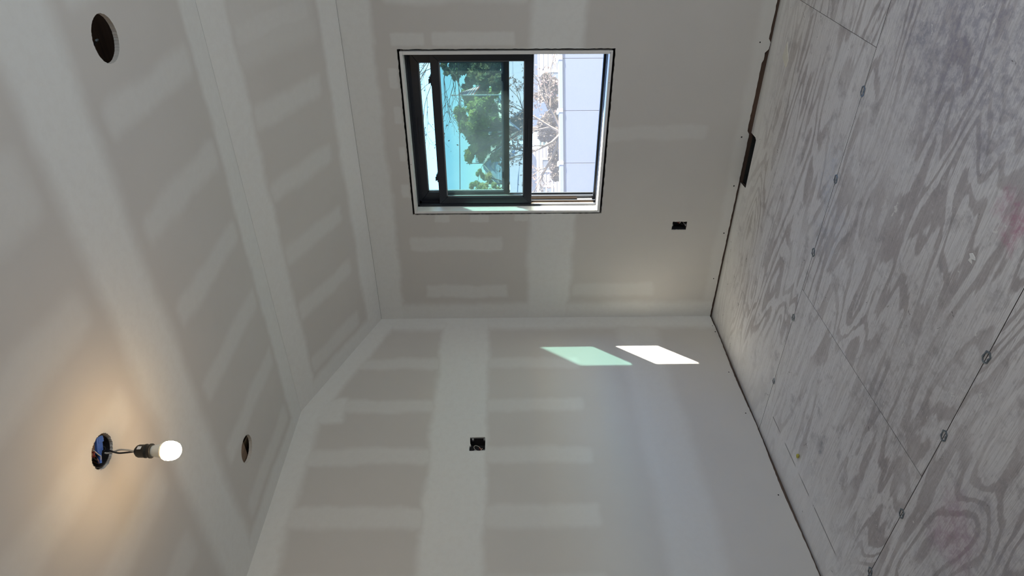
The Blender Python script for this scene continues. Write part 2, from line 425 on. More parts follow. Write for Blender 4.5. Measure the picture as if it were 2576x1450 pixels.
# ------------------------------------------------------------------ floor: plywood sheets with open joints
floor = empty('floor'); tag(floor, kind='structure')
MB().box(-.12, RX + .1, BY - .1, .1, -.20, -.045).build('subfloor_base', M_DARK, floor)
S1, S2 = -1.1206, -2.3398
G = .0015
VENT = (1.105, 1.44, -.083)
rows = [(S1, -.002, [0, 2.283, RX]), (S2, S1, [0, 1.045, 3.483, RX]), (S2 - 1.2192, S2, [0, 2.29, RX]),
        (S2 - 2.4384, S2 - 1.2192, [0, 1.045, 3.483, RX]), (BY, S2 - 2.4384, [0, 2.29, RX])]
for ri, (y0, y1, xs) in enumerate(rows):
    for i in range(len(xs) - 1):
        a, b = xs[i] + .0009, xs[i + 1] - .0009
        if i == 0: a = -.06
        c, d = y0 + G, y1 - G
        if ri == 0: d = .06
        mb = MB()
        outer = [(a, c), (b, c), (b, d), (a, d)]
        if ri == 0 and i == 0:
            outer = [(a, c), (b, c), (b, d), (VENT[1], d), (VENT[1] + .004, VENT[2] + .02), (VENT[1] - .006, VENT[2]), (VENT[0] + .005, VENT[2] - .003), (VENT[0], VENT[2] + .018), (VENT[0] - .01, d), (a, d)]
        plate(mb, outer, [], lambda p, q, t: (p, q, t), 0, -.018, side=1)
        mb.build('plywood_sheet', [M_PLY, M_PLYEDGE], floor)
# metal edge clips bridging the sheet joints
def clip_mesh():
    mb = MB()
    out = [(-.025, -.004), (-.015, -.016), (.014, -.016), (.025, -.002), (.017, .015), (-.012, .016), (-.023, .007)]
    inn = [(x * .74, y * .66) for x, y in out]
    n = len(out)
    V = [(x, y, .0022) for x, y in out] + [(x, y, .0030) for x, y in inn] + [(x * 1.02, y * 1.02, -.004) for x, y in out] + [(x, y, -.004) for x, y in inn]
    F = []
    for i in range(n):
        j = (i + 1) % n
        F += [(i, j, n + j, n + i), (2 * n + i, 2 * n + j, j, i), (n + i, n + j, 3 * n + j, 3 * n + i)]
    mb.add(V, F)
    mb.box(-.004, .004, -.015, -.009, -.003, .0045); mb.box(-.010, -.002, .009, .015, -.003, .004)
    return mb
clip0 = clip_mesh().build('panel_clip', M_STEEL, floor)
spots = [(2.098, S1, 1.), (1.678, S1, .95), (1.272, S1, .95), (.854, S1, .9), (.388, S1, .8), (2.50, S1, 1.), (1.64, S2, 1.), (1.27, S2, .95), (.822, S2, .9), (.419, S2, .9), (2.06, S2, 1.)]
for i, (x, y, s) in enumerate(spots):
    o = clip0 if i == 0 else clip0.copy()
    if i: COL.objects.link(o); o.parent = floor
    o.location = (x, y, 0); o.rotation_euler = (0, 0, random.uniform(-.25, .5)); o.scale = (s, s, 1)

# ------------------------------------------------------------------ walls
WO = (.880, 1.970, .903, 2.170)        # board cut-out for the window
def wallbottom(a0, a1, lvl, step=.02):
    """ragged lower edge of the boards"""
    P = []; a = a0
    while a < a1 - 1e-6:
        z = lvl(a); P.append((a, max(.004, z + random.uniform(-.0015, .0015)))); a += step
    P.append((a1, lvl(a1))); return P
# window wall
mb = MB()
def ww_lvl(x):
    if 1.46 < x < 1.955: return .034 if x < 1.90 else .028
    if 1.955 <= x < 2.01: return .010
    if x >= 2.01: return .022
    return .018
bot = wallbottom(0, RX, ww_lvl)
outer = bot + [(RX, H1), (0, H1)]
wo = jag_rect(*WO, step=.014, j=.0018)
ob = jag_rect(.748, .813, .312, .411, step=.008, j=.0014)
plate(mb, outer, [wo, ob], lambda a, b, t: (a, t, b), 0, TD)
wall_front = tag(mb.build('wall_front', M_WW), kind='structure')
# outer skin of that wall
mb = MB()
plate(mb, [(-.12, -.3), (RX + .1, -.3), (RX + .1, H1 + .30), (-.12, H1 + .30)], [[(.888, .912), (1.961, .912), (1.961, 2.161), (.888, 2.161)]], lambda a, b, t: (a, t, b), .135, .165)
mb.build('sheathing', M_DARK, wall_front)
MB().box(-.1, RX, TD + .004, .115, -.02, .042).build('sole_plate', M_PLATE, wall_front)
for nm, a0, a1, b0, b1 in (('stud', .835, .873, .042, H1), ('stud', 1.977, 2.015, .042, H1), ('header', .873, 1.977, 2.178, 2.40), ('rough_sill', .873, 1.977, .855, .895)):
    MB().box(a0, a1, TD + .001, .132, b0, b1).build(nm, M_PLATEY, wall_front)
# left wall
mb = MB()
lb = wallbottom(BY, -.0, lambda y: .019 + .004 * math.sin(y * 7))
LBX = [(-1.278, 1.685), (-1.2, 1.6845), (-1.172, 1.687), (-1.1725, 1.735), (-1.174, 1.7770), (-1.205, 1.776), (-1.222, 1.7745), (-1.236, 1.7695), (-1.240, 1.777), (-1.258, 1.779), (-1.279, 1.778)]
gable = [(0, H1), (-DC, H2), (BY, H2)]
plate(mb, lb + gable, [LBX], lambda a, b, t: (-t, a, b), 0, TD)
wall_left = tag(mb.build('wall_left', M_LW), kind='structure')
MB().box(-.12, -.10, BY, .17, -.2, H2 + .3).build('sheathing', M_DARK, wall_left)
MB().box(-.098, -TD - .004, BY, 0, -.018, .040).build('sole_plate', M_PLATEY, wall_left)
# right wall with the opening added for the fill light, back wall
mb = MB(); plate(mb, [(0, .012), (FILL_OPEN[1], .012), (FILL_OPEN[1], FILL_OPEN[3]), (FILL_OPEN[0], FILL_OPEN[3]), (FILL_OPEN[0], .012), (BY, .012), (BY, H2), (-DC, H2), (0, H1)], [], lambda a, b, t: (RX + t, a, b), 0, .1)
wall_right = tag(mb.build('wall_right', M_PLAIN), kind='structure')
mb = MB().box(RX + 1.5, RX + 1.6, -3.6, .2, -.2, 2.9); mb.box(RX + .1, RX + 1.6, -3.7, -3.6, -.2, 2.9); mb.box(RX + .1, RX + 1.6, .1, .2, -.2, 2.9); mb.box(RX + .1, RX + 1.6, -3.7, .2, 2.45, 2.9); mb.box(RX + .1, RX + 1.6, -3.7, .2, -.2, -.02)
mb.build('sun_block_shell', M_PLAIN, wall_right)  # unseen shell added outside the opening to keep the sun out
mb = MB(); plate(mb, [(-.1, 0), (RX + .1, 0), (RX + .1, H2), (-.1, H2)], [], lambda a, b, t: (a, BY - t, b), 0, .12)
tag(mb.build('wall_back', M_PLAIN), kind='structure')

# ------------------------------------------------------------------ ceiling
HA, HB, HC = (2.484, -1.694, .077), (1.420, -2.497, .057), (.500, -1.683, .070)
mb = MB()
plate(mb, [(0, BY), (RX, BY), (RX, -DC - .0018), (0, -DC - .0018)], [jag_circle(*HA), jag_circle(*HB, n=130, j=.0022), jag_circle(*HC)], lambda a, b, t: (a, b, t), H2, H2 + .016)
ceiling = tag(mb.build('ceiling', M_CE), kind='structure')
mb = MB()
plate(mb, [(0, .002), (RX, .002), (RX, SLEN), (0, SLEN)], [], lambda a, s, t: (a, -s * math.cos(SA) + t * math.sin(SA), H1 + s * math.sin(SA) + t * math.cos(SA)), 0, .016)
mb.build('sloped_panel', M_SL, ceiling)
for x in ST:
    MB().box(x - .019, x + .019, BY, -DC, H2 + .0165, H2 + .16).build('joist', M_JOIST, ceiling)
# roof deck boards over the joists, and the roof with its eave beyond the window wall
for k in range(31):
    y = BY + k * .150
    MB().box(-.12, RX + .1, y, y + .146, H2 + .30, H2 + .32).build('roof_board', M_PLATE, ceiling)
mb = MB()
ex = .62
z_e = H1 + .12
mb.add([(-.3, ex, z_e), (RX + .3, ex, z_e), (RX + .3, -DC - .1, H2 + .40), (-.3, -DC - .1, H2 + .40),
        (-.3, ex, z_e + .08), (RX + .3, ex, z_e + .08), (RX + .3, -DC - .1, H2 + .48), (-.3, -DC - .1, H2 + .48)],
       [(0, 3, 2, 1), (4, 5, 6, 7), (0, 1, 5, 4), (1, 2, 6, 5), (2, 3, 7, 6), (3, 0, 4, 7)])
mb.box(-.3, RX + .3, BY - .3, -DC, H2 + .33, H2 + .41)
mb.build('roof_shell', M_DARK, ceiling)
MB().box(.42, .535, -1.78, -1.655, H2 + .022, H2 + .085).build('blocking', M_JOIST, ceiling)
# bracket and cable in the bay above the first hole
MB().tube([(2.44, -1.60, H2 + .10), (2.47, -1.655, H2 + .05), (2.478, -1.69, H2 + .035)], .0035, 6, 3).build('hanger_strap', M_STEEL, ceiling)

# ------------------------------------------------------------------ window
win = empty('window_1', (1.4245, 0, .917)); tag(win, kind='structure')
def W(mb, name, mat, parent=win, bevel=.0, smooth=False):
    par = parent
    o = mb.build(name, mat, None, smooth, bevel)
    o.parent = par
    m = Matrix.Translation(Vector(par.location) if par is win else Vector(par.location) + Vector(win.location)).inverted()
    o.matrix_parent_inverse = m
    return o
JX0, JX1, JZ0, JZ1, JT = .892, 1.957, .917, 2.157, .018
D0, D1 = -.003, .064
W(MB().box(JX0, JX1, D0, D1, JZ1 - JT, JZ1), 'jamb_board', M_WHITE, bevel=.001)
W(MB().box(JX0, JX1, D0, D1, JZ0, JZ0 + JT), 'jamb_board', M_WHITE, bevel=.001)
W(MB().box(JX0, JX0 + JT, D0, D1, JZ0 + JT + .0005, JZ1 - JT - .0005), 'jamb_board', M_WHITE, bevel=.001)
W(MB().box(JX1 - JT, JX1, D0, D1, JZ0 + JT + .0005, JZ1 - JT - .0005), 'jamb_board', M_WHITE, bevel=.001)
FX0, FX1, FZ0, FZ1 = .894, 1.955, .919, 2.155
# vinyl frame with sash channels
def frame_side(sgn):
    x0 = FX0 if sgn > 0 else FX1
    X = lambda d: x0 + sgn * d
    mb = MB()
    mb.box(X(0), X(.018), .0655, .172, FZ0, FZ1)                 # web
    for (ya, yb, dep) in ((.0655, .074, .028), (.108, .116, .034), (.149, .172, .046)):
        mb.box(X(.018), X(dep), ya, yb, FZ0, FZ1)
    o = W(mb, 'frame_jamb', M_BLACK2)
    for (ya, yb, zt) in ((.0745, .1075, FZ1), (.1165, .1485, FZ1)):
        W(MB().box(X(.0182), X(.0205), ya + .007, yb - .007, FZ0 + .03, 1.40), 'track_liner', M_TAN)
    W(MB().box(X(.0206), X(.0285), .121, .144, .955, 1.055), 'balance_shoe', M_GREYM)
frame_side(1); frame_side(-1)
hd = MB().box(FX0 + .018, FX1 - .018, .0655, .172, FZ1 - .012, FZ1)
for (ya, yb, dep) in ((.0655, .076, .026), (.108, .116, .038), (.149, .172, .046)): hd.box(FX0 + .018, FX1 - .018, ya, yb, FZ1 - dep, FZ1 - .012)
W(hd, 'frame_head', M_BLACK2)
sl = MB().box(FX0 + .018, FX1 - .018, .0655, .172, FZ0, FZ0 + .012)
for (ya, yb, dep) in ((.0655, .074, .020), (.108, .114, .017), (.150, .172, .028)): sl.box(FX0 + .018, FX1 - .018, ya, yb, FZ0 + .012, FZ0 + dep)
W(sl, 'frame_sill', M_BLACK2)

def sash(name, x0, x1, z0, z1, y0, y1, st, rt, rb):
    e = empty(name, (0, 0, 0), win)
    e.location = Vector(((x0 + x1) / 2, y0, z0)) - Vector(win.location)
    g = .0004
    def put(poly, nm): W(MB().prism(poly, y0, y1), nm, M_BLACK, e, bevel=.0018)
    put([(x0, z0), (x0 + st - g, z0 + rb), (x0 + st - g, z1 - rt), (x0, z1)][::1], 'stile')
    put([(x1, z0), (x1, z1), (x1 - st + g, z1 - rt), (x1 - st + g, z0 + rb)], 'stile')
    put([(x0 + g, z1), (x0 + st, z1 - rt + g), (x1 - st, z1 - rt + g), (x1 - g, z1)], 'top_rail')
    put([(x0 + g, z0), (x1 - g, z0), (x1 - st, z0 + rb - g), (x0 + st, z0 + rb - g)], 'bottom_rail')
    ym = (y0 + y1) / 2
    # glazing bead and sealed unit
    bx = MB()
    for (a0, a1, c0, c1) in ((x0 + st, x0 + st + .006, z0 + rb, z1 - rt), (x1 - st - .006, x1 - st, z0 + rb, z1 - rt), (x0 + st, x1 - st, z0 + rb, z0 + rb + .006), (x0 + st, x1 - st, z1 - rt - .006, z1 - rt)):
        bx.box(a0, a1, ym - .004, ym + .009, c0, c1)
    W(bx, 'spacer_bar', M_GREYM, e)
    W(MB().add([(x0 + st - .002, ym, z0 + rb - .002), (x1 - st + .002, ym, z0 + rb - .002), (x1 - st + .002, ym, z1 - rt + .002), (x0 + st - .002, ym, z1 - rt + .002)], [(0, 1, 2, 3)]), 'glass_pane', M_GLASS, e)
    return e
upper = sash('upper_sash', .916, 1.933, 1.520, 2.125, .1170, .1480, .075, .055, .036)
lower = sash('lower_sash', .918, 1.931, 1.373, 1.992, .0745, .1075, .053, .050, .053)
# sash locks on the raised sash, keepers on the rail behind, lift grooves
for xc in (1.765, 1.115):
    mb = MB().box(xc - .032, xc + .032, .078, .104, 1.9925, 1.997); mb.box(xc - .020, xc + .020, .080, .100, 1.997, 2.004); mb.box(xc - .026, xc + .004, .084, .092, 2.004, 2.010)
    W(mb, 'sash_lock', M_BLACK, lower, bevel=.001)
    mb = MB().box(xc - .032, xc + .032, .1175, .138, 1.5565, 1.5605); mb.box(xc - .022, xc + .022, .1175, .132, 1.5605, 1.568)
    W(mb, 'lock_keeper', M_BLACK, upper, bevel=.001)
def lift(e, xc, z, y, half=.095):
    mb = MB(); mb.prism([(xc - half, z), (xc + half, z), (xc + half - .006, z + .008), (xc - half + .006, z + .008)], y - .007, y - .0002)
    W(mb, 'finger_lift', M_BLACK, e, bevel=.002)
lift(lower, 1.425, 1.396, .0745); lift(upper, 1.425, 2.092, .1170)
# insect screen over the lower half, outside the sashes
scr = empty('insect_screen', Vector((1.4245, .176, .95)) - Vector(win.location), win)
sb = MB()
for (a0, a1, c0, c1) in ((.930, .952, .925, 1.57), (1.897, 1.919, .925, 1.57), (.952, 1.897, .925, .945), (.952, 1.897, 1.55, 1.57)): sb.box(a0, a1, .1725, .181, c0, c1)
W(sb, 'screen_frame', M_BLACK2, scr)
W(MB().add([(.952, .177, .945), (1.897, .177, .945), (1.897, .177, 1.55), (.952, .177, 1.55)], [(0, 1, 2, 3)]), 'screen_mesh', M_SCREEN, scr)
# nail dots on the jamb edge
for (x, z) in ((1.957 - .012, .932), (1.77, .926), (1.25, 2.150)):
    W(MB().box(x - .0018, x + .0018, D0 - .0006, D0 + .001, z - .0018, z + .0018), 'nail_head', M_DARK)

# ------------------------------------------------------------------ electrical boxes
def open_box(name, a0, a1, b0, b1, depth, fn, mat, parent, t=.002):
    mb = MB(); V = []
    for d, g in ((0, 0), (depth, 0), (depth - t, t), (0, t)):
        V += [fn(a0 + g, b0 + g, d), fn(a1 - g, b0 + g, d), fn(a1 - g, b1 - g, d), fn(a0 + g, b1 - g, d)]
    F = [(4, 5, 6, 7), (8, 9, 10, 11)]
    for r0, r1 in ((0, 4), (8, 12), (12, 0)):
        for i in range(4): F.append((r0 + i, r0 + (i + 1) % 4, r1 + (i + 1) % 4, r1 + i))
    mb.add(V, F); return mb.build(name, mat, parent)
sw = empty('switch_box', (0, 0, 0)); tag(sw, 'square black two gang electrical box with loose wires, open in the side wall', 'electrical box')
fl = lambda a, b, d: (-TD * .6 - d, a, b)
open_box('box_shell', -1.2775, -1.174, 1.683, 1.7775, .066, fl, M_BOXP, sw)
for a, b in ((-1.270, 1.745), (-1.270, 1.700), (-1.181, 1.760), (-1.1815, 1.690), (-1.268, 1.6885)):
    mb = MB().box(-.020, -.0085, a - .005, a + .005, b - .0055, b + .0055); mb.build('mounting_ear', M_GREYM, sw)
def wire(name, pts, r, mat, parent): return MB().tube(pts, r, 7, 5).build(name, mat, parent, smooth=True)
wire('white_wire', [(-.055, -1.250, 1.690), (-.03, -1.262, 1.712), (-.016, -1.258, 1.742), (-.012, -1.240, 1.752), (-.014, -1.226, 1.742), (-.02, -1.236, 1.718), (-.03, -1.262, 1.705), (-.04, -1.27, 1.692)], .0016, M_WWIRE, sw)
wire('white_wire', [(-.055, -1.235, 1.690), (-.022, -1.262, 1.700), (-.018, -1.266, 1.712), (-.02, -1.244, 1.703), (-.04, -1.232, 1.700)], .0015, M_WWIRE, sw)
wire('red_wire', [(-.06, -1.235, 1.700), (-.03, -1.236, 1.707), (-.022, -1.246, 1.714), (-.02, -1.254, 1.703), (-.05, -1.262, 1.694)], .0016, M_RWIRE, sw)
wire('red_wire', [(-.06, -1.228, 1.716), (-.03, -1.231, 1.722), (-.024, -1.240, 1.718), (-.03, -1.25, 1.70)], .0016, M_RWIRE, sw)
wire('copper_wire', [(-.06, -1.262, 1.73), (-.022, -1.266, 1.727), (-.018, -1.272, 1.716), (-.03, -1.268, 1.70), (-.05, -1.25, 1.69)], .0012, M_COPPER, sw)
ol = empty('outlet_box', (0, 0, 0)); tag(ol, 'narrow black outlet box recessed low in the wall under the window', 'electrical box')
fo = lambda a, b, d: (a, TD * .6 + d, b)
open_box('box_shell', .7475, .8135, .3115, .4115, .064, fo, M_BOXP, ol)
for a, b in ((.780, .407), (.781, .3165)):
    MB().box(a - .006, a + .006, .0085, .020, b - .004, b + .004).build('mounting_ear', M_GREYM, ol)
wire('red_wire', [(.806, .06, .372), (.800, .02, .376), (.803, .010, .368), (.794, .012, .362), (.798, .05, .358)], .002, M_RWIRE, ol)
wire('white_wire', [(.808, .05, .366), (.799, .012, .364), (.805, .008, .356), (.808, .04, .35)], .002, M_WWIRE, ol)
wire('black_wire', [(.795, .06, .36), (.792, .014, .352), (.782, .012, .338), (.776, .03, .322)], .0019, M_BWIRE, ol)
wire('grey_wire', [(.806, .05, .345), (.800, .013, .335), (.786, .010, .324), (.782, .03, .318)], .0016, M_GREYM, ol)

# ------------------------------------------------------------------ ceiling junction box with the hanging bulb
jb = empty('junction_box', (HB[0], HB[1], H2)); tag(jb, 'round black ceiling box with blue plastic and loose wires above the bulb', 'electrical box')
JI = Matrix.Translation(jb.location).inverted()
def P_(o): o.matrix_parent_inverse = JI; return o
mb = MB(); rr = .0520
mb.lathe([(rr, .006), (rr, .055), (.0, .055)], (HB[0], HB[1], H2), cap=False); mb.lathe([(rr - .002, .006), (rr - .002, .053), (.0, .053)], (HB[0], HB[1], H2), cap=False)
mb.lathe([(rr, .0061), (rr - .002, .006), (rr - .0021, .0062)], (HB[0], HB[1], H2), cap=False)
P_(mb.build('box_shell', M_BOXP, jb, smooth=False))
mb = MB()
a = Vector((1.440, -2.475, H2 + .012)); 
def obox(mb, c, ax, hl, hw, hh):
    ax = Vector(ax).normalized(); up = Vector((0, 0, 1)); sd = ax.cross(up).normalized(); up = sd.cross(ax)
    V = [Vector(c) + ax * (hl * i) + sd * (hw * j) + up * (hh * k) for i in (-1, 1) for j in (-1, 1) for k in (-1, 1)]
    mb.add(V, [(0, 1, 3, 2), (4, 6, 7, 5), (0, 4, 5, 1), (2, 3, 7, 6), (0, 2, 6, 4), (1, 5, 7, 3)])
obox(mb, (1.437, -2.482, H2 + .0155), (.85, .55, .05), .024, .015, .007); obox(mb, (1.447, -2.470, H2 + .0135), (.85, .55, .15), .011, .013, .006); obox(mb, (1.420, -2.494, H2 + .0135), (.85, .55, -.1), .011, .010, .006)
P_(mb.build('blue_bracket', M_BLUE, jb, bevel=.0015))
mb = MB(); obox(mb, (1.398, -2.506, H2 + .012), (.75, .65, .1), .016, .0055, .004)
P_(mb.build('blue_bracket', M_BLUE, jb, bevel=.001))
for nm, m, r, pts in (('white_wire', M_WWIRE, .0016, [(1.44, -2.50, .03), (1.436, -2.512, .010), (1.420, -2.509, .008), (1.402, -2.503, .008), (1.392, -2.512, .012), (1.396, -2.5, .04)]),
                      ('red_wire', M_RWIRE, .0016, [(1.442, -2.508, .03), (1.438, -2.520, .010), (1.426, -2.526, .010), (1.428, -2.515, .04)]),
                      ('red_wire', M_RWIRE, .0015, [(1.430, -2.52, .03), (1.440, -2.516, .008), (1.431, -2.53, .012), (1.41, -2.53, .035)]),
                      ('copper_wire', M_COPPER, .0011, [(1.41, -2.49, .04), (1.405, -2.515, .012), (1.39, -2.522, .010), (1.386, -2.51, .035)]),
                      ('black_wire', M_BWIRE, .002, [(1.43, -2.48, .045), (1.415, -2.472, .012), (1.404, -2.475, .009), (1.400, -2.482, .02)])):
    P_(wire(nm, [(x, y, H2 + z) for x, y, z in pts], r, m, jb))

pb = empty('hanging_light_bulb', (1.402, -2.482, 2.63)); tag(pb, 'lit bare bulb in black socket hanging from twisted wires off the ceiling', 'light bulb')
PI_ = Matrix.Translation(pb.location).inverted()
def PB(o): o.matrix_parent_inverse = PI_; return o
bx, by = 1.402, -2.482
tw = lambda ph, z: (bx + .0055 * math.sin(ph), by + .0055 * math.cos(ph), z)
PB(wire('black_cord', [(1.404, -2.478, H2 + .0045), tw(.6, H2 - .004), tw(2.2, 2.832), tw(3.6, 2.812), tw(4.6, 2.790), tw(5.2, 2.768), (bx, by + .004, 2.752)], .0029, M_BWIRE, pb))
PB(wire('white_cord', [(1.400, -2.486, H2 + .0045), tw(3.7, H2 - .004), tw(5.2, 2.832), tw(6.6, 2.812), tw(7.6, 2.790), tw(8.3, 2.768), (bx + .002, by - .004, 2.752)], .0029, M_WWIRE, pb))
SZ = 2.762
M_SOCK = simple('black_phenolic', (.011, .012, .011), .5, var=.15)
sock = PB(MB().lathe([(.0, 0), (.006, -.001), (.012, -.004), (.0185, -.010), (.0210, -.016), (.0212, -.034), (.0225, -.036), (.0228, -.040), (.0205, -.044), (.0212, -.049), (.0235, -.051), (.0235, -.057), (.019, -.058)], (bx, by, SZ), 32).build('socket', M_SOCK, pb, smooth=True))
PB(MB().box(bx + .0205, bx + .0218, by - .011, by + .001, SZ - .030, SZ - .018).build('socket_label', M_WHITE, sock)).matrix_parent_inverse = (Matrix.Translation(pb.location)).inverted()
for ch in sock.children: ch.matrix_parent_inverse = Matrix.Identity(4) @ Matrix.Translation(Vector(pb.location) * 0)
BZ = SZ - .056
tb = NT('bulb_collar'); tb.bsdf((.74, .76, .71), .5); M_COLLAR = tb.mat
PB(MB().lathe([(.0165, .003), (.0180, -.006), (.0205, -.020), (.0240, -.032), (.0270, -.040)], (bx, by, BZ), 32).build('bulb_base', M_COLLAR, pb, smooth=True))
tb = NT('bulb_glow'); em = tb.n.new('ShaderNodeEmission'); em.inputs[0].default_value = (1, .66, .34, 1); em.inputs[1].default_value = 110
tb.link(em.outputs[0], tb.out.inputs[0]); M_GLOW = tb.mat
prof = [(.0271, -.040), (.0300, -.046), (.0312, -.055), (.0305, -.066), (.0275, -.076), (.0225, -.084), (.0155, -.089), (.008, -.0915), (.0, -.0925)]
PB(MB().lathe(prof, (bx, by, BZ), 36).build('bulb_globe', M_GLOW, pb, smooth=True))

# ------------------------------------------------------------------ floor duct opening under the window
du = empty('floor_duct', ((VENT[0] + VENT[1]) / 2, -.03, -.04)); tag(du, 'dark sheet metal duct opening cut into the floor under the window', 'floor vent')
mb = MB()
x0, x1, y0, y1 = VENT[0] + .006, VENT[1] - .006, VENT[2] + .004, .012
mb.add([(x0, y0, -.019), (x1, y0, -.019), (x1, y1, -.012), (x0, y1, -.012), (x0, y0, -.16), (x1, y0, -.16), (x1, y1, -.16), (x0, y1, -.16)],
       [(0, 1, 5, 4), (1, 2, 6, 5), (2, 3, 7, 6), (3, 0, 4, 7), (4, 5, 6, 7)])
M_DUCT = simple('duct_metal', (.035, .037, .038), .55, .3, var=.4, scale=60)
o = mb.build('duct_boot', M_DUCT, du); o.matrix_parent_inverse = Matrix.Translation(du.location).inverted()
o = MB().box(x0, x1, VENT[2] + .042, VENT[2] + .046, -.05, -.018).build('duct_flange', M_STEEL, du); o.matrix_parent_inverse = Matrix.Translation(du.location).inverted()

# ------------------------------------------------------------------ scraps on the floor
def flake(name, poly, z, h, mat, label, cat, group=None):
    mb = MB(); n = len(poly); cx = sum(p[0] for p in poly) / n; cy = sum(p[1] for p in poly) / n
    V = [(x, y, 0) for x, y in poly] + [(cx + (x - cx) * .92, cy + (y - cy) * .9, h * random.uniform(.7, 1.1)) for x, y in poly]
    mb.add(V, [tuple(range(n - 1, -1, -1)), tuple(range(n, 2 * n))] + [(i, (i + 1) % n, (i + 1) % n + n, i + n) for i in range(n)])
    o = mb.build(name, mat); o.location.z = z; tag(o, label, cat, group); return o
flake('drywall_flake', [(2.064, -.214), (2.02, -.200), (1.972, -.190), (1.936, -.266), (1.944, -.276), (1.985, -.284), (2.02, -.25)], .0003, .0025, M_CHIP, 'long pale flake of board paper on the floor by the window wall', 'debris')
mb = MB()
for k in range(3):
    mb.lathe([(0, .007), (.005, .006), (.0085, .002), (.006, -.003), (0, -.005)], (.278 + .006 * k, -1.589 + .004 * (k % 2), .0055), 8)
tag(mb.build('foam_crumb', M_YELL), 'small yellow foam crumb on the plywood near the side wall', 'debris')
flake('filler_splat', [(1.884, -2.094), (1.874, -2.080), (1.866, -2.092), (1.852, -2.088), (1.850, -2.112), (1.858, -2.108), (1.864, -2.100), (1.870, -2.118), (1.878, -2.112)], .0002, .0012, M_WHITE, 'white splat of dried filler stuck on the plywood', 'debris')

# ------------------------------------------------------------------ outdoors (street grid axes: r along the street, w away from the house)
RR = Vector((.81559, .57856, 0)).normalized(); WW2 = Vector((-RR.y, RR.x, 0))
RZ = math.atan2(RR.y, RR.x)
GZ = -2.3
def O(a, d, z=0): v = Vector((CAM.x, CAM.y, 0)) + RR * a + WW2 * d; v.z = z; return v
M_GRASS = simple('lawn', (.16, .17, .09), .95, var=.35, scale=.6)
M_ROAD = simple('street', (.24, .24, .25), .9, var=.1, scale=2)
g = MB().add([(-160, .3, GZ), (160, .3, GZ), (160, 200, GZ), (-160, 200, GZ)], [(0, 1, 2, 3)]).build('ground', M_GRASS); tag(g, kind='structure')
g2 = MB().add([(-160, -120, GZ), (160, -120, GZ), (160, .3, GZ), (-160, .3, GZ)], [(0, 1, 2, 3)]).build('ground', M_ROAD); tag(g2, kind='structure')

def ext(name, a, d, z, rz=0): return empty(name, O(a, d, z), None, RZ + rz)
# pale panelled wall of the neighbouring flat roof
M_PAN = simple('shade_tinted_panel', (.060, .077, .122), .6, var=.04, scale=3)  # shade and the sky's blue put into the panel and cap colours
M_CAP = simple('white_cap', (.10, .115, .16), .5, var=.03)
pw = ext('panel_wall', 1.8, 8.0, GZ); tag(pw, 'pale panelled parapet wall just outside the window', 'wall')
topz = .885 - GZ
for k in range(7):
    x0 = (-2.195 + .627 * k) ; 
    MB().box(x0 + .003, x0 + .624, 0, .05, 0, topz - .05).build('wall_panel', M_PAN, pw, bevel=.002)
MB().box(-2.3, 2.3, .012, .06, 0, topz - .052).build('wall_core', M_CAP, pw)
MB().box(-2.3, 2.3, -.02, .08, topz - .05, topz).build('coping', M_CAP, pw, bevel=.006)
for k in range(6):
    x0 = -1.568 + .627 * k
    MB().box(x0 - .022, x0 + .022, -.025, .085, topz - .045, topz + .022).build('coping_clip', M_WHITE, pw, bevel=.003)

def leafmat(name, c1, c2, trans=.35):
    t = NT(name); n = t.noise(t.objco(), 1.1, 3, .6); n2 = t.noise(t.objco(), 9., 2)
    c = t.mix(t.mapr(n, .38, .62), c1, c2); c = t.mix(t.math('MULTIPLY', n2, .5), c, tuple(x * .6 for x in c1))
    df = t.n.new('ShaderNodeBsdfDiffuse'); tl = t.n.new('ShaderNodeBsdfTranslucent'); t.link(c, df.inputs[0]); t.link(c, tl.inputs[0])
    m = t.n.new('ShaderNodeMixShader'); m.inputs[0].default_value = trans; t.link(df.outputs[0], m.inputs[1]); t.link(tl.outputs[0], m.inputs[2])
    t.link(m.outputs[0], t.out.inputs[0]); return t.mat
M_BARK = simple('bark', (.10, .075, .06), .95, var=.3, scale=12)
def leaves(mb, c, r, n, size, squash=(1, 1, 1), shell=.45):
    for _ in range(n):
        v = Vector((random.gauss(0, 1), random.gauss(0, 1), random.gauss(0, 1))).normalized() * r * (shell + (1 - shell) * random.random() ** .6)
        p = Vector(c) + Vector((v.x * squash[0], v.y * squash[1], v.z * squash[2]))
        a = Vector((random.gauss(0, 1), random.gauss(0, 1), random.gauss(0, 1))).normalized(); b = a.cross(Vector((random.gauss(0, 1), random.gauss(0, 1), random.gauss(0, 1)))).normalized()
        s = size * random.uniform(.6, 1.3)
        mb.add([p - a * s, p + b * s * .55, p + a * s, p - b * s * .55], [(0, 1, 2, 3)])
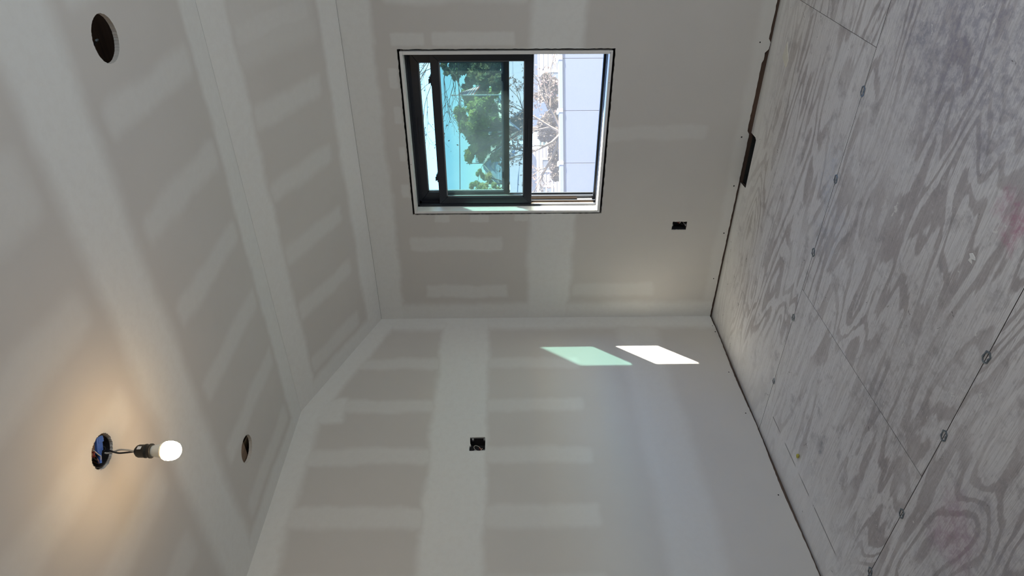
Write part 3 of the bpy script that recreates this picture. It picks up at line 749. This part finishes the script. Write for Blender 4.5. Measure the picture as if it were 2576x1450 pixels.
def tree(name, label, blobs, d, mat, n, size, trunk, group=None, cat='tree', squash=(1, 1, 1), dense=False):
    """blobs: (image-independent) crown lobes as (along street, height, radius, depth offset)"""
    a0 = sum(b[0] for b in blobs) / len(blobs)
    t = ext(name, a0, d, GZ); tag(t, label, cat, group)
    mb = MB(); tot = sum(b[2] ** 2 for b in blobs)
    for a, z, r, dd in blobs:
        if dense:
            leaves(mb, (a - a0, dd, z - GZ), r, int(n * r * r / tot), size, squash, .1); continue
        k = max(5, int(9 * r)) if r > .5 else 4
        for _ in range(k):                                   # each lobe is a cluster of leaf sprays with gaps between them
            v = Vector((random.gauss(0, .45), random.gauss(0, .45), random.gauss(0, .45)))
            leaves(mb, (a - a0 + v.x * r, dd + v.y * r, z - GZ + v.z * r), r * random.uniform(.28, .5), int(n * r * r / tot / k), size, (1.1, 1, .8), .2)
    mb.build('foliage', mat, t)
    tb_ = MB(); ztop = max(b[1] for b in blobs) - GZ
    if trunk:
        tb_.tube([(0, 0, 0), (.05, 0, ztop * .4), (0, 0, ztop * .8)], trunk, 8, 3, r1=trunk * .35)
        for a, z, r, dd in blobs: tb_.tube([(0, 0, (z - GZ) * .5), ((a - a0) * .6, dd * .6, (z - GZ) * .8), (a - a0, dd, z - GZ)], trunk * .45, 6, 3, r1=trunk * .1)
        tb_.build('trunk', M_BARK, t)
    return t
def px(x, y, r, d, dd=0):
    """crown lobe from its bearing, elevation and angular radius (in 1/1685 rad) at distance d"""
    return ((725 - y) / 1685 * (d + dd), 1.566 + (1268 - x + .0093 * (725 - y)) / 1685 * (d + dd), r / 1685 * d, dd)
M_LG = leafmat('leaf_green_gold', (.28, .36, .15), (.74, .70, .24))
M_LD = leafmat('leaf_autumn_dark', (.22, .27, .17), (.58, .44, .24))
M_LY = leafmat('leaf_yellow', (.50, .58, .28), (.88, .70, .32))
M_LP = leafmat('leaf_plum', (.12, .085, .085), (.20, .15, .13), .25)
M_LB = leafmat('leaf_hedge', (.11, .095, .085), (.17, .15, .13), .2)
tree('maple_tree', 'large green and gold leafy tree behind the flagpole', [px(1188, 262, 36, 46, 1), px(1212, 300, 46, 46), px(1190, 330, 32, 46, -.5), px(1222, 345, 40, 46, 1), px(1205, 380, 26, 46), px(1235, 255, 42, 46, -1), px(1170, 290, 18, 46), px(1240, 385, 24, 46, .5), px(1186, 398, 14, 46)], 46, M_LG, 15000, .15, .28)
tree('autumn_tree', 'dark autumn tree with orange leaves at the edge of the green tree', [px(1150, 158, 36, 40.5), px(1205, 170, 44, 40.5), px(1250, 178, 40, 40.5, .6), px(1225, 215, 34, 40.5, -.5), px(1185, 210, 16, 40.5), px(1130, 178, 18, 40.5), px(1262, 220, 28, 40.5)], 40.5, M_LD, 12000, .13, .25)
tree('yellow_bush', 'bright yellow shrub beside the small gabled house', [px(1226, 468, 18, 60), px(1212, 492, 20, 60), px(1245, 486, 22, 60)], 60, M_LY, 3000, .15, .1, cat='shrub')
tree('pale_green_tree', 'pale green airy tree beyond the small gabled house', [px(1214, 440, 14, 64), px(1205, 462, 15, 64), px(1235, 448, 14, 64), px(1205, 500, 18, 64)], 64, M_LY, 3500, .16, .12)

# bare branching tree against the sky, and the plum tree in front of the hedge
def grow(mb, p, d, L, r, depth, tips, spread=.55, droop=0):
    q = p + d * L * .5 + Vector((random.uniform(-1, 1), random.uniform(-1, 1), random.uniform(-1, 1))) * L * .06
    e = p + d * L
    mb.tube([p, q, e], r, 5, 2, r1=r * .62, cap=False)
    if depth == 0: tips.append(e); return
    for k in range(3 if depth > 1 else 2):
        v = (d + Vector((random.gauss(0, spread), random.gauss(0, spread), random.gauss(0, spread) - droop))).normalized()
        grow(mb, e if k < 2 else q, v, L * random.uniform(.62, .85), r * .62, depth - 1, tips, spread, droop)
def bare(name, label, a, d, dirs, z0, L, r, depth, leaf, nleaf, size, spread=.5, droop=0):
    t = ext(name, a, d, GZ); tag(t, label, 'tree'); mb = MB(); tips = []
    mb.tube([(0, 0, 0), (.03, .02, (z0 - GZ) * .5), (0, 0, z0 - GZ)], r * 1.5, 8, 3, r1=r)
    for dv in dirs: grow(mb, Vector((0, 0, z0 - GZ)), Vector(dv).normalized(), L, r * .8, depth, tips, spread, droop)
    mb.build('branches', M_BARK, t)
    lf = MB()
    for p in tips: leaves(lf, p, L * .28, nleaf, size, shell=.1)
    lf.build('foliage', leaf, t)
random.seed(5)
bare('bare_tree', 'thin tree with almost leafless twigs reaching across the sky', (725 - 60) / 1685 * 18, 18, [(-.9, .1, .35), (-1, 0, .22), (-.5, .2, .9), (-.9, -.2, .6)], 2.8, 1.15, .030, 4, M_LP, 2, .03, .42)
random.seed(8)
bare('plum_tree', 'small dark leaved tree with forked branches in front of the brown hedge', (725 - 335) / 1685 * 11.5, 11.5, [(.5, .1, .8), (-.55, 0, .75), (-.9, .2, .35), (.85, -.1, .4)], .55, .46, .035, 4, M_LP, 7, .026, .5)

# brown hedge masses beyond the panel wall
def bush(label, blobs, d, n=2600, size=.05):
    tree('hedge_shrub', label, blobs, d, M_LB, n * 2, size, .04, cat='shrub', dense=True, group='brown hedge shrubs')
bush('brown clipped hedge shrub with flat top by the white sided house', [px(1385, 200, 13, 14), px(1385, 214, 13, 14), px(1384, 228, 13, 14), px(1400, 212, 14, 14), px(1398, 230, 14, 14)], 14, 5000)
bush('low brown shrub with greenish tip beside the clipped hedge', [px(1392, 248, 14, 14.4), px(1372, 246, 8, 14.4), px(1400, 264, 14, 14.4), px(1360, 243, 6, 14.4)], 14.4, 2600)
bush('broad brown shrub behind the trunk of the small forked tree', [px(1382, 318, 22, 14.2), px(1396, 300, 20, 14.2), px(1378, 340, 16, 14.2), px(1400, 345, 18, 14.2)], 14.2, 5500)
bush('ragged brown shrub in front of the lap sided house', [px(1402, 375, 14, 14), px(1400, 398, 13, 14), px(1402, 420, 12, 14), px(1404, 445, 10, 14)], 14, 4200)

# houses
M_SID = simple('white_lap_siding', (.20, .185, .20), .7, var=.05, scale=1)
M_SIDB = simple('blue_grey_siding', (.46, .56, .70), .7, var=.05, scale=1)
M_CREAM = simple('cream_siding', (.85, .80, .64), .7, var=.04, scale=1)
M_ROOFT = simple('tan_shingles', (.62, .54, .44), .9, var=.2, scale=8)
M_ROOFG = simple('grey_shingles', (.26, .27, .31), .9, var=.2, scale=8)
M_WGL = simple('dark_house_glass', (.09, .10, .12), .15, var=.2, scale=2)
M_TRIM = simple('white_house_trim', (.50, .50, .50), .6, var=.03)
def siding(mb, x0, x1, z0, z1, y, lap=.2):
    z = z0
    while z < z1 - .01:
        t = min(z + lap, z1)
        mb.add([(x0, y - .025, z), (x1, y - .025, z), (x1, y, t), (x0, y, t), (x0, y, z), (x1, y, z)], [(0, 1, 2, 3), (0, 4, 5, 1)]); z += lap
def house(name, label, a0, a1, d, zw, zr, depth, wm, rm, wins=(), gable=False, rz=0):
    t = ext(name, (a0 + a1) / 2, d, GZ, rz); tag(t, label, 'house'); w = (a1 - a0) / 2; h = zw - GZ; hr = zr - GZ
    mb = MB(); mb.box(-w, w, .02, depth, 0, h); siding(mb, -w, w, 0, h, .02)
    if gable: mb.prism([(-w, h), (w, h), (0, hr)], .02, depth)
    mb.build('wall', wm, t)
    r = MB(); o = .25
    if gable:
        for s in (-1, 1):
            r.add([(s * (w + o), -o, h - o * (hr - h) / w), (0, -o, hr), (0, depth, hr), (s * (w + o), depth, h - o * (hr - h) / w),
                   (s * (w + o), -o, h - o * (hr - h) / w + .12), (0, -o, hr + .12), (0, depth, hr + .12), (s * (w + o), depth, h - o * (hr - h) / w + .12)],
                  [(0, 1, 2, 3), (7, 6, 5, 4), (0, 4, 5, 1), (1, 5, 6, 2), (2, 6, 7, 3), (3, 7, 4, 0)])
    else:
        for y0, y1 in ((-o, depth / 2), (depth + o, depth / 2)):
            r.add([(-w - o, y0, h - .05), (w + o, y0, h - .05), (w + o, y1, hr), (-w - o, y1, hr), (-w - o, y0, h + .07), (w + o, y0, h + .07), (w + o, y1, hr + .12), (-w - o, y1, hr + .12)],
                  [(0, 1, 2, 3), (7, 6, 5, 4), (0, 4, 5, 1), (1, 5, 6, 2), (3, 2, 6, 7), (0, 3, 7, 4)])
    r.build('roof', rm, t)
    for (x0, x1, z0, z1) in wins:
        f = MB(); f.box(x0 - .09, x1 + .09, -.03, .03, z0 - .09, z0); f.box(x0 - .09, x1 + .09, -.03, .03, z1, z1 + .09); f.box(x0 - .09, x0, -.03, .03, z0, z1); f.box(x1, x1 + .09, -.03, .03, z0, z1)
        f.box(x0, x1, -.02, .01, (z0 + z1) / 2 - .03, (z0 + z1) / 2 + .03)
        fo_ = f.build('window', M_TRIM, t); MB().box(x0, x1, -.012, .0, z0, z1).build('pane', M_WGL, fo_)
    return t
house('white_sided_house', 'white sided house beyond the clipped brown hedge', 8.3, 13.6, 30, .45, 1.2, 4.5, M_SID, M_ROOFG, [(-2.2, -1.3, .3, 1.9), (1.0, 2.0, .5, 1.9)])
house('lap_sided_house', 'white lap sided house with small windows behind the ragged brown shrub', 2.2, 8.0, 38, .15, 1.0, 6, M_SID, M_ROOFG, [(1.55, 2.15, .7, 1.6), (-.1, .6, 1.1, 1.7)])
house('blue_gable_house', 'small blue gabled house with pointed attic vent', 11.2, 14.6, 70, 2.05, 3.5, 2.5, M_SIDB, M_ROOFT, [(-.5, .5, 1.5, 2.6)], gable=True)
vt = MB().prism([(-.55, 0), (.55, 0), (0, .55)], -.06, .0)
bg_h = bpy.data.objects['blue_gable_house']; o = vt.build('attic_vent', M_ROOFG, bg_h); o.location = (0, -.02, 4.75)
house('tan_roof_house', 'long low house with tan roof behind the blue gable', 13.0, 21.0, 73, 2.1, 3.45, 7, M_SIDB, M_ROOFT)
house('blue_dormer_house', 'narrow pale blue gabled house under the large tree', 15.2, 16.9, 66, 2.0, 3.0, 3, M_SIDB, M_ROOFT, gable=True)
house('cream_house', 'sunlit cream house seen through the large tree', 15.0, 16.8, 60, 2.1, 2.5, 3, M_CREAM, M_ROOFG, [(.1, .6, 2.9, 3.6)], rz=.5)
t = ext('chimney', 15.75, 82.0, GZ); tag(t, 'white chimney with metal flue rising above the tan roof', 'chimney')
MB().box(-.28, .28, -.28, .28, 0, 7.15).build('stack', M_TRIM, t); MB().tube([(-.45, 0, 0), (-.45, 0, 8.3)], .07, 8, 0).build('flue', M_GREYM, t)

# flag on its pole, wires
t = ext('flagpole', (725 - 239) / 1685 * 38, 38, GZ); tag(t, 'white flagpole with a hanging striped flag in front of the large tree', 'flagpole')
hp = 4.35 - GZ
MB().tube([(0, 0, 0), (0, 0, hp)], .035, 8, 0).build('pole', M_TRIM, t)
MB().lathe([(0, .07), (.06, .03), (.07, 0), (.05, -.05), (0, -.06)], (0, 0, hp + .03), 12).build('finial', M_TRIM, t)
M_FR = simple('flag_red', (.62, .08, .09), .8); M_FW = simple('flag_white', (.88, .87, .87), .8); M_FB = simple('flag_navy', (.04, .06, .22), .8)
fl_ = MB(); NX, NZ = 14, 13; fw, fh = .56, 1.0
def fp(i, j):
    u = i / NX; v = j / NZ
    x = .035 + fw * u * (.35 + .65 * v); y = .07 * math.sin(u * 7 + v * 2) * u
    return (x, y, hp - .25 - fh * v - .35 * u)
for i in range(NX):
    for j in range(NZ):
        mi = 2 if (i < 6 and j < 7) else (0 if j % 2 == 0 else 1)
        fl_.add([fp(i, j), fp(i, j + 1), fp(i + 1, j + 1), fp(i + 1, j)], [(0, 1, 2, 3)], mi)
o = fl_.build('flag', [M_FR, M_FW, M_FB], t); md = o.modifiers.new('thick', 'SOLIDIFY'); md.thickness = .006
M_WIRE = simple('overhead_wire', (.03, .03, .035), .6)
w1 = MB().tube([O(-2, 30, 3.55), O(6, 30, 3.47), O(16, 30, 3.55)], .018, 6, 8).build('overhead_wire', M_WIRE); tag(w1, 'overhead power line running level across the sky', 'power line')
w2 = MB().tube([O(2.0, 30.5, 2.75), O(6.2, 34, 2.6), O(7.3, 37, .36)], .011, 6, 8).build('overhead_wire', M_WIRE); tag(w2, 'thin slanting cable below the level power line', 'power line')
